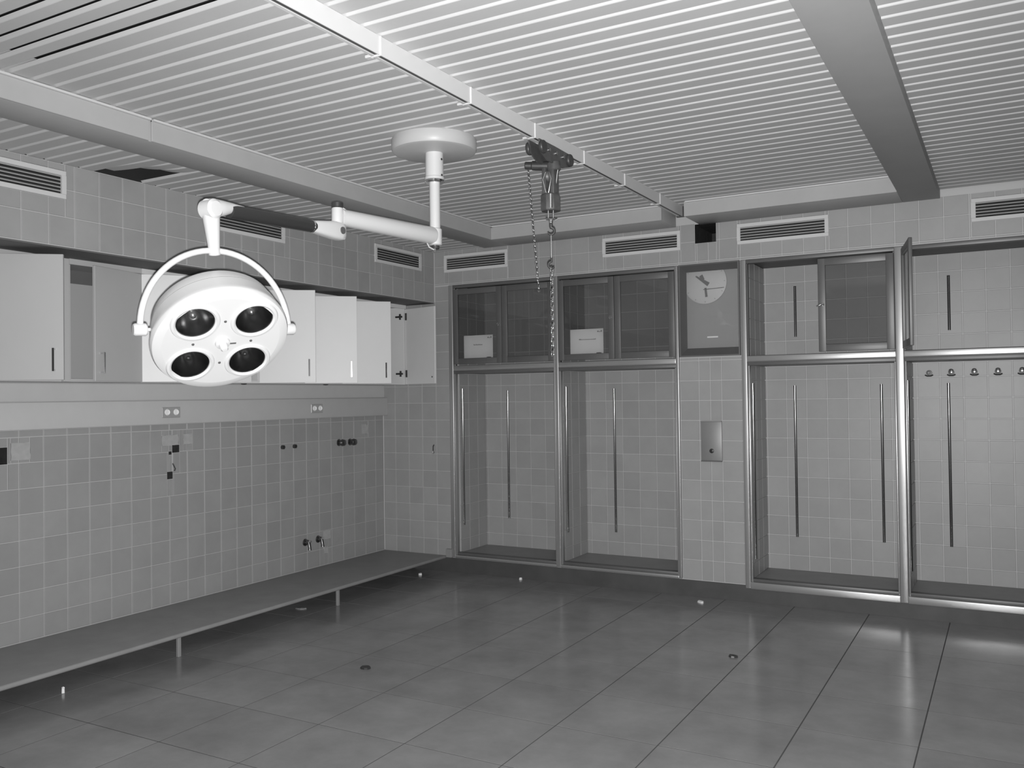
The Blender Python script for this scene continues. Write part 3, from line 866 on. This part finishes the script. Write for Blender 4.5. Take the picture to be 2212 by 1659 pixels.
# ================================================================== STEEL CABINET FRAMES
def cab_frame(name, label, sill_z, posts, z_top):
    t = thing(name, label, 'cabinet')
    x0, x1 = posts[0][0], posts[-1][1]
    PR = -0.016
    for a, b in posts:
        box('post', 'steel', t, a, b, PR, 0.040, sill_z + 0.002, z_top, 0.007, 3)
    for (a, b), (c, d) in zip(posts, posts[1:]):
        box('middle_rail', 'steel', t, b - 0.004, c + 0.004, PR + 0.002, 0.040, 1.756, 1.800, 0.006, 3)
        box('inner_rail', 'steel_dull', t, b, c, PR + 0.010, 0.040, 1.728, 1.755, 0.004, 2)
        box('top_rail', 'steel_dull', t, b - 0.004, c + 0.004, PR + 0.003, 0.040, 2.476, z_top, 0.004, 2)
        box('sill', 'steel', t, b - 0.004, c + 0.004, PR, 0.045, sill_z, 0.150, 0.006, 3)
        box('inner_sill', 'steel_dull', t, b, c, 0.0, 0.060, 0.150, 0.172, 0.003, 2)
        for xx in (b, c):
            sg = 1 if xx == b else -1
            box('jamb', 'steel', t, min(xx, xx + sg * 0.012), max(xx, xx + sg * 0.012), -0.002, 0.042, 0.150, 1.730, 0.004, 2)
            box('upper_jamb', 'steel_dull', t, min(xx, xx + sg * 0.008), max(xx, xx + sg * 0.008), 0.0, 0.042, 1.800, 2.480, 0.002)
    return t
def rail_strip(parent, x, z0, z1, side=False, y=None, nx=1):
    """slotted, round-faced shelf standard"""
    o = Vector((x, DEP - 0.001, 0)) if not side else Vector((x, y, 0))
    n2 = Vector((0, -1, 0)) if not side else Vector((nx, 0, 0)); u2 = X if not side else Y
    prof = [(-0.010 * math.cos(PI * k / 14), 0.011 * math.sin(PI * k / 14)) for k in range(15)]
    bm = bmesh.new(); z = z0; last = None; k = 0
    zs = []
    while z < z1 - 0.02:
        zs += [(z, 1.0), (z + 0.018, 1.0), (z + 0.0185, 1.0), (z + 0.0295, 1.0)]; z += 0.030
    zs.append((z1, 1.0))
    for zz, q in zs:
        ring = [bm.verts.new(o + u2 * a + n2 * b * q + Z * zz) for a, b in prof]
        if last:
            for i in range(14): bm.faces.new((last[i], last[i + 1], ring[i + 1], ring[i]))
        last = ring
    return finish(bm, 'shelf_standard', 'standard', parent, 50)
fl_ = cab_frame('steel_cabinet', 'stainless steel cabinet front left of the clock, two niches with closed glass doors above', 0.126,
                [(0.742, 0.786), (1.768, 1.810), (2.804, 2.832)], 2.506)
fr_ = cab_frame('steel_cabinet', 'stainless steel cabinet front right of the clock with one closed and one open upper door', 0.098,
                [(3.308, 3.350), (4.350, 4.404), (5.404, 5.450)], 2.506)
# upright bright bead between the two left cabinets
box('post_bead', 'steel', fl_, 1.7700, 1.7800, -0.024, -0.016, 0.128, 2.506, 0.003, 2)
for x in (1.038, ): rail_strip(fl_, x, 0.42, 1.58)
for x in (2.081, ): rail_strip(fl_, x, 0.36, 1.58)
for x in (3.579, 4.197): rail_strip(fr_, x, 0.42, 1.58)
rail_strip(fr_, 4.640, 0.42, 1.58)
for x in (3.592, 4.653): rail_strip(fr_, x, 1.955, 2.34)
for a in (0.805, 1.820): rail_strip(fl_, a, 0.40, 1.60, True, 0.10, 1)
for a in (3.358, 4.412): rail_strip(fr_, a, 0.30, 1.60, True, 0.10, 1)

def glass_door(parent, hinge, wd, ang, z0, z1, sg, handle=True, lever=True):
    """framed glass door; hinge = (x, y); sg = +1 door runs to +x when closed"""
    a = math.radians(ang)
    dv = Vector((sg * math.cos(a), -math.sin(a), 0)); nv = Vector((-sg * math.sin(a) * 1.0, -math.cos(a), 0))
    mt = basis(Vector((hinge[0], hinge[1], 0)), dv, nv, Z)
    fw, tk = 0.050, 0.022
    bm = bmesh.new()
    add_box(bm, 0, fw, 0, tk, z0, z1, 0.003, 2, mt); add_box(bm, wd - fw, wd, 0, tk, z0, z1, 0.003, 2, mt)
    add_box(bm, fw - 0.002, wd - fw + 0.002, 0.001, tk - 0.001, z0, z0 + fw, 0.003, 2, mt)
    add_box(bm, fw - 0.002, wd - fw + 0.002, 0.001, tk - 0.001, z1 - fw, z1, 0.003, 2, mt)
    d = finish(bm, 'glass_door', 'steel_dull', parent, 40)
    bm = bmesh.new(); add_box(bm, fw - 0.006, wd - fw + 0.006, 0.009, 0.013, z0 + fw - 0.006, z1 - fw + 0.006, 0, 1, mt)
    # a single sheet: one quad is enough for thin glass
    bm.free(); bm = bmesh.new()
    vs = [bm.verts.new(mt @ Vector(p)) for p in ((fw - 0.006, 0.011, z0 + fw - 0.006), (wd - fw + 0.006, 0.011, z0 + fw - 0.006), (wd - fw + 0.006, 0.011, z1 - fw + 0.006), (fw - 0.006, 0.011, z1 - fw + 0.006))]
    bm.faces.new(vs); finish(bm, 'pane', 'tinted_glass', d)
    if handle:
        zc = 2.142; hx = wd - 0.028
        bm = bmesh.new()
        add_lathe(bm, [(0.014, 0.0), (0.013, 0.006), (0.007, 0.008), (0.007, 0.022), (0.0, 0.023)], 16, mt @ along((hx, tk, zc), (0, 1, 0)), False, False)
        add_tube(bm, [mt @ Vector((hx - 0.004, tk + 0.018, zc)), mt @ Vector((hx + 0.012, tk + 0.024, zc - 0.004)), mt @ Vector((hx + 0.034, tk + 0.024, zc - 0.012))], [0.006, 0.0055, 0.004], 10)
        finish(bm, 'lever_handle', 'chrome', d, 40)
    return d
DZ0, DZ1 = 1.812, 2.466
glass_door(fl_, (0.788, 0.006), 0.488, 0, DZ0, DZ1, 1, handle=True)
glass_door(fl_, (1.766, 0.006), 0.486, 0, DZ0, DZ1, -1, handle=False)
glass_door(fl_, (1.812, 0.006), 0.492, 0, DZ0, DZ1, 1, handle=True)
glass_door(fl_, (2.802, 0.006), 0.494, 0, DZ0, DZ1, -1, handle=False)
glass_door(fr_, (4.348, 0.006), 0.494, 0, DZ0, DZ1, -1, handle=True)
glass_door(fr_, (4.416, -0.012), 0.46, 79, DZ0, 2.486, 1, handle=False)

# papers behind the glass
def paper(x0, z0, wd, ht, rot, label, tx):
    t = thing('paper_sheet', label, 'paper', group='printed sheets in the cabinet doors')
    mt = Matrix.Translation((x0, 0.010, z0)) @ Matrix.Rotation(rot, 4, 'Y')
    bm = bmesh.new()
    # sheet with a notch at the lower right where the clip sits
    pts = [(0, 0), (wd * .78, 0), (wd * .80, ht * .05), (wd * .90, ht * .055), (wd * .94, 0), (wd, 0), (wd, ht), (0, ht)]
    A = [bm.verts.new(mt @ Vector((a, 0, b))) for a, b in pts]; B = [bm.verts.new(mt @ Vector((a, 0.0012, b))) for a, b in pts]
    bm.faces.new(A); bm.faces.new(B)
    for k in range(len(pts)): bm.faces.new((A[k], A[(k + 1) % len(pts)], B[(k + 1) % len(pts)], B[k]))
    finish(bm, 'sheet', 'paper', t)
    bm = bmesh.new()
    rr = random.Random(tx[2]); a = wd * tx[0]
    while a < wd * tx[1]:
        lw = rr.uniform(0.004, 0.008); lh = rr.choice((0.006, 0.007, 0.010))
        add_box(bm, a, a + lw, -0.0006, -0.0002, ht * 0.57, ht * 0.57 + lh, mtx=mt); a += lw + rr.uniform(0.0012, 0.003)
    finish(bm, 'printed_line', 'print', t)
    bm = bmesh.new()
    add_box(bm, wd * 0.82, wd * 0.86, -0.0006, -0.0002, ht * .86, ht * .91, mtx=mt); add_box(bm, wd * 0.87, wd * 0.915, -0.0006, -0.0002, ht * .86, ht * .885, mtx=mt)
    add_box(bm, wd * 0.925, wd * 0.955, -0.0006, -0.0002, ht * .86, ht * .93, mtx=mt)
    finish(bm, 'printed_logo', 'print', t)
    box('clip', 'dark_metal', t, wd * .79, wd * .94, -0.003, 0.003, -0.006, ht * .045, mtx=mt)
paper(0.884, 1.858, 0.292, 0.200, 0.0, 'white printed sheet in the glass door nearest the room corner', (0.34, 0.64, 3))
paper(1.909, 1.858, 0.292, 0.203, 0.0, 'white printed sheet in the glass door between the hoist chain and the clock', (0.27, 0.76, 5))

# ================================================================== CLOCK CASE
t = thing('clock_case', 'steel-framed recessed clock case between the steel cabinets', 'clock case')
OX0, OX1, OZ0, OZ1 = 2.838, 3.302, 1.806, 2.506
ix0, ix1, iz0, iz1 = clock_hole
def bevel_side(name, q):
    bm = bmesh.new(); bm.faces.new([bm.verts.new(p) for p in q]); return finish(bm, name, 'steel_dull', t)
F0 = -0.020; F1 = 0.035
bm = bmesh.new()
rings = []
for (a0, a1, b0, b1, yy) in ((OX0, OX1, OZ0, OZ1, 0.004), (OX0, OX1, OZ0, OZ1, F0), (OX0 + 0.012, OX1 - 0.012, OZ0 + 0.010, OZ1 - 0.010, F0), (ix0, ix1, iz0, iz1, F1)):
    rings.append([bm.verts.new((a, yy, b)) for a, b in ((a0, b0), (a1, b0), (a1, b1), (a0, b1))])
for a, b in zip(rings, rings[1:]):
    for k in range(4): bm.faces.new((a[k], a[(k + 1) % 4], b[(k + 1) % 4], b[k]))
finish(bm, 'bevelled_frame', 'steel_dull', t)
CB = 0.100
bm = bmesh.new()
add_box(bm, 2.845, 3.295, CB, CB + 0.012, 1.81, 2.56)
add_box(bm, 2.838, 2.845, F1, CB + 0.012, 1.81, 2.56); add_box(bm, 3.295, 3.302, F1, CB + 0.012, 1.81, 2.56)
add_box(bm, 2.845, 3.295, F1, CB, 1.80, 1.81); add_box(bm, 2.845, 3.295, F1, CB, 2.56, 2.572)
finish(bm, 'back_box', 'board', t)
bm = bmesh.new()
bm.faces.new([bm.verts.new(p) for p in ((ix0, F1 - 0.002, iz0), (ix1, F1 - 0.002, iz0), (ix1, F1 - 0.002, iz1), (ix0, F1 - 0.002, iz1))])
finish(bm, 'pane', 'clear_glass', t)
box('name_strip', 'scrap', t, 3.020, 3.103, CB - 0.002, CB - 0.0002, 1.952, 1.962)
ck = thing('wall_clock', 'round pale clock dial inside the steel-framed case', 'clock')
CC = Vector((3.013, CB - 0.016, 2.376))
lathe('dial', 'clock_face', ck, [(0.0, 0.0), (0.160, 0.0), (0.166, -0.003), (0.166, -0.014), (0.0, -0.014)], 64, along(CC, (0, -1, 0)), cap0=False, cap1=False)
def hand(name, m, ang, l0, l1, w0, w1, off):
    a = math.radians(ang); d = Vector((math.sin(a), 0, math.cos(a))); s = Vector((math.cos(a), 0, -math.sin(a)))
    bm = bmesh.new(); c = CC + Vector((0.0, -off, 0))
    q = [c + d * l0 - s * w0, c + d * l0 + s * w0, c + d * l1 + s * w1, c + d * l1 - s * w1]
    A = [bm.verts.new(p) for p in q]; B = [bm.verts.new(p + Vector((0, -0.002, 0))) for p in q]
    bm.faces.new(A); bm.faces.new(B)
    for k in range(4): bm.faces.new((A[k], A[(k + 1) % 4], B[(k + 1) % 4], B[k]))
    return finish(bm, name, m, ck)
hand('hour_hand', 'clock_hand', 305, -0.035, 0.085, 0.016, 0.005, 0.003)
hand('minute_hand', 'clock_hand', 174, 0.045, 0.115, 0.008, 0.009, 0.005)
hand('tail', 'clock_hand', 330, 0.02, 0.06, 0.010, 0.014, 0.004)
tube('second_hand', 'chrome', ck, [CC + Vector((-0.01, -0.012, -0.058)), CC + Vector((0.150, -0.012, -0.052))], 0.0032, 10)
for k in range(12):
    a = PI * k / 6
    hand('hour_mark', 'clock_hand', k * 30, 0.146, 0.155, 0.0012, 0.0012, 0.0005)

# ================================================================== SMALL FITTINGS
t = thing('wall_dispenser', 'steel plate cover with round button on the pier under the clock', 'dispenser')
box('cover_plate', 'satin_plate', t, 2.995, 3.153, -0.020, -0.001, 1.020, 1.325, 0.004, 2)
box('top_edge', 'steel', t, 2.995, 3.153, -0.026, -0.020, 1.316, 1.325, 0.002)
box('bottom_edge', 'steel_dull', t, 2.995, 3.153, -0.030, -0.020, 1.020, 1.028, 0.002)
lathe('button', 'black_grip', t, [(0.017, 0.0), (0.017, 0.004), (0.012, 0.007), (0.0, 0.007)], 20, along((3.076, -0.020, 1.100), (0, -1, 0)), cap0=False, cap1=False)

def wall_tap(y, z, label, low=False):
    t = thing('wall_tap', label, 'tap', group='taps on the left wall')
    lathe('rosette', 'brass_dark', t, [(0.030, 0.0), (0.028, 0.006), (0.014, 0.010), (0.013, 0.030)], 20, along((0.006, y, z), (1, 0, 0)))
    if not low:
        lathe('knob', 'brass_dark', t, [(0.014, 0.028), (0.028, 0.032), (0.030, 0.040), (0.026, 0.060), (0.012, 0.066), (0.0, 0.066)], 20, along((0.006, y, z), (1, 0, 0)), cap1=False)
        tube('cross_grip', 'chrome', t, [(0.060, y - 0.034, z + 0.002), (0.060, y + 0.034, z + 0.002)], 0.006, 10)
    else:
        tube('valve_body', 'brass_dark', t, [(0.030, y, z + 0.012), (0.045, y, z), (0.050, y + 0.006, z - 0.045), (0.050, y + 0.006, z - 0.060)], [0.013, 0.015, 0.013, 0.015], 14)
        tube('valve_key', 'chrome', t, [(0.04, y, z + 0.008), (0.070, y, z + 0.010)], [0.007, 0.009], 12)
wall_tap(-0.621, 1.150, 'dark valve with cross grip high on the left wall, left of the pair')
wall_tap(-0.475, 1.148, 'dark valve with cross grip high on the left wall, right of the pair')
wall_tap(-1.049, 0.362, 'angled stop valve low on the left wall, left of the pair', True)
wall_tap(-0.895, 0.366, 'angled stop valve low on the left wall, right of the pair', True)
for y, lb in ((-1.300, 'small dark pipe stub in the left wall, left of the pair'), (-1.166, 'small dark pipe stub in the left wall, right of the pair')):
    o = lathe('pipe_stub', 'dark_metal', None, [(0.016, 0.0), (0.016, 0.022), (0.011, 0.022), (0.010, 0.004), (0.0, 0.004)], 18, along((0.004, y, 1.149), (1, 0, 0)), cap0=False, cap1=False)
    tag(o, lb, 'pipe', 'pipe stubs on the left wall')
tube_o = tube('loose_wire', 'dark_metal', None, [(0.010, -2.350, 1.098), (0.016, -2.345, 1.082), (0.012, -2.330, 1.060), (0.010, -2.335, 1.045)], 0.004, 8)
tag(tube_o, 'bit of dark wire hanging over the lower hole in the left wall', 'wire')
t = thing('wall_hook', 'small hook on the narrow back wall strip by the corner', 'hook')
tube('hook_arm', 'brass_dark', t, [(0.565, -0.003, 1.105), (0.565, -0.016, 1.095), (0.568, -0.022, 1.060), (0.575, -0.030, 1.046)], 0.005, 10)
lathe('hook_knob', 'chrome', t, [(0.012, 0.0), (0.014, 0.005), (0.010, 0.012), (0.0, 0.014)], 16, along((0.575, -0.028, 1.042), (0, -1, 0)), cap1=False)
names5 = ['leftmost', 'second', 'third', 'fourth', 'fifth']
for k, x in enumerate((4.517, 4.660, 4.805, 4.950, 5.095)):
    t = thing('coat_hook', names5[k] + ' coat hook from the left in the rightmost niche', 'hook', group='row of coat hooks in the rightmost niche')
    yb = DEP - 0.001
    lathe('base', 'steel_dull', t, [(0.020, 0.0), (0.019, 0.005), (0.008, 0.007), (0.007, 0.030)], 18, along((x, yb, 1.655), (0, -1, 0)))
    if k: lathe('knob', 'chrome', t, [(0.007, 0.028), (0.016, 0.034), (0.018, 0.042), (0.012, 0.050), (0.0, 0.052)], 18, along((x, yb, 1.658), (0, -1, 0.1)), cap1=False)
    tube('prong', 'dark_metal', t, [(x - 0.026, yb - 0.014, 1.640), (x - 0.012, yb - 0.018, 1.632), (x + 0.012, yb - 0.018, 1.632), (x + 0.026, yb - 0.014, 1.640)], 0.005, 8)

# ---- litter on the floor
def scrap(x, y, sx_, sy_, h, rz, m, label, cat):
    bm = bmesh.new(); n = 9
    rr = random.Random(int(x * 1000))
    lo = []; hi = []
    for k in range(n):
        a = 2 * PI * k / n; q = rr.uniform(0.75, 1.1)
        px = sx_ * math.cos(a) * q; py = sy_ * math.sin(a) * q
        cx = px * math.cos(rz) - py * math.sin(rz); cy = px * math.sin(rz) + py * math.cos(rz)
        lo.append(bm.verts.new((x + cx, y + cy, 0.0002))); hi.append(bm.verts.new((x + cx * .9, y + cy * .9, h * rr.uniform(.6, 1.0))))
    top = bm.verts.new((x, y, h * 1.1))
    for k in range(n):
        j = (k + 1) % n
        bm.faces.new((lo[k], lo[j], hi[j], hi[k])); bm.faces.new((hi[k], hi[j], top))
    bm.faces.new(lo[::-1])
    o = finish(bm, 'scrap', m); tag(o, label, cat); return o
scrap(0.570, -0.242, 0.020, 0.014, 0.016, 0.3, 'scrap', 'white scrap on the floor near the end of the low slab', 'scrap')
scrap(1.440, -0.030, 0.015, 0.012, 0.016, 0.9, 'scrap', 'white scrap on the floor at the foot of the plinth', 'scrap')
scrap(3.020, -0.170, 0.036, 0.022, 0.014, -0.7, 'scrap', 'crumpled white scrap on the floor in front of the pier', 'scrap')
scrap(0.494, -1.625, 0.045, 0.030, 0.010, 0.2, 'floor_tile', 'grey scrap on the floor under the low slab', 'scrap')
scrap(0.655, -3.590, 0.010, 0.010, 0.030, 0.0, 'scrap', 'tiny white scrap on the floor under the low slab at left', 'scrap')
scrap(1.817, -2.534, 0.033, 0.030, 0.012, 0.1, 'black_grip', 'small black lump on the floor below the hoist', 'scrap')
scrap(3.591, -1.391, 0.030, 0.026, 0.012, 0.4, 'black_grip', 'small black lump on the floor in front of the right cabinet', 'scrap')

for o in bpy.data.objects:
    if '_base' in o.keys():
        del o['_base']
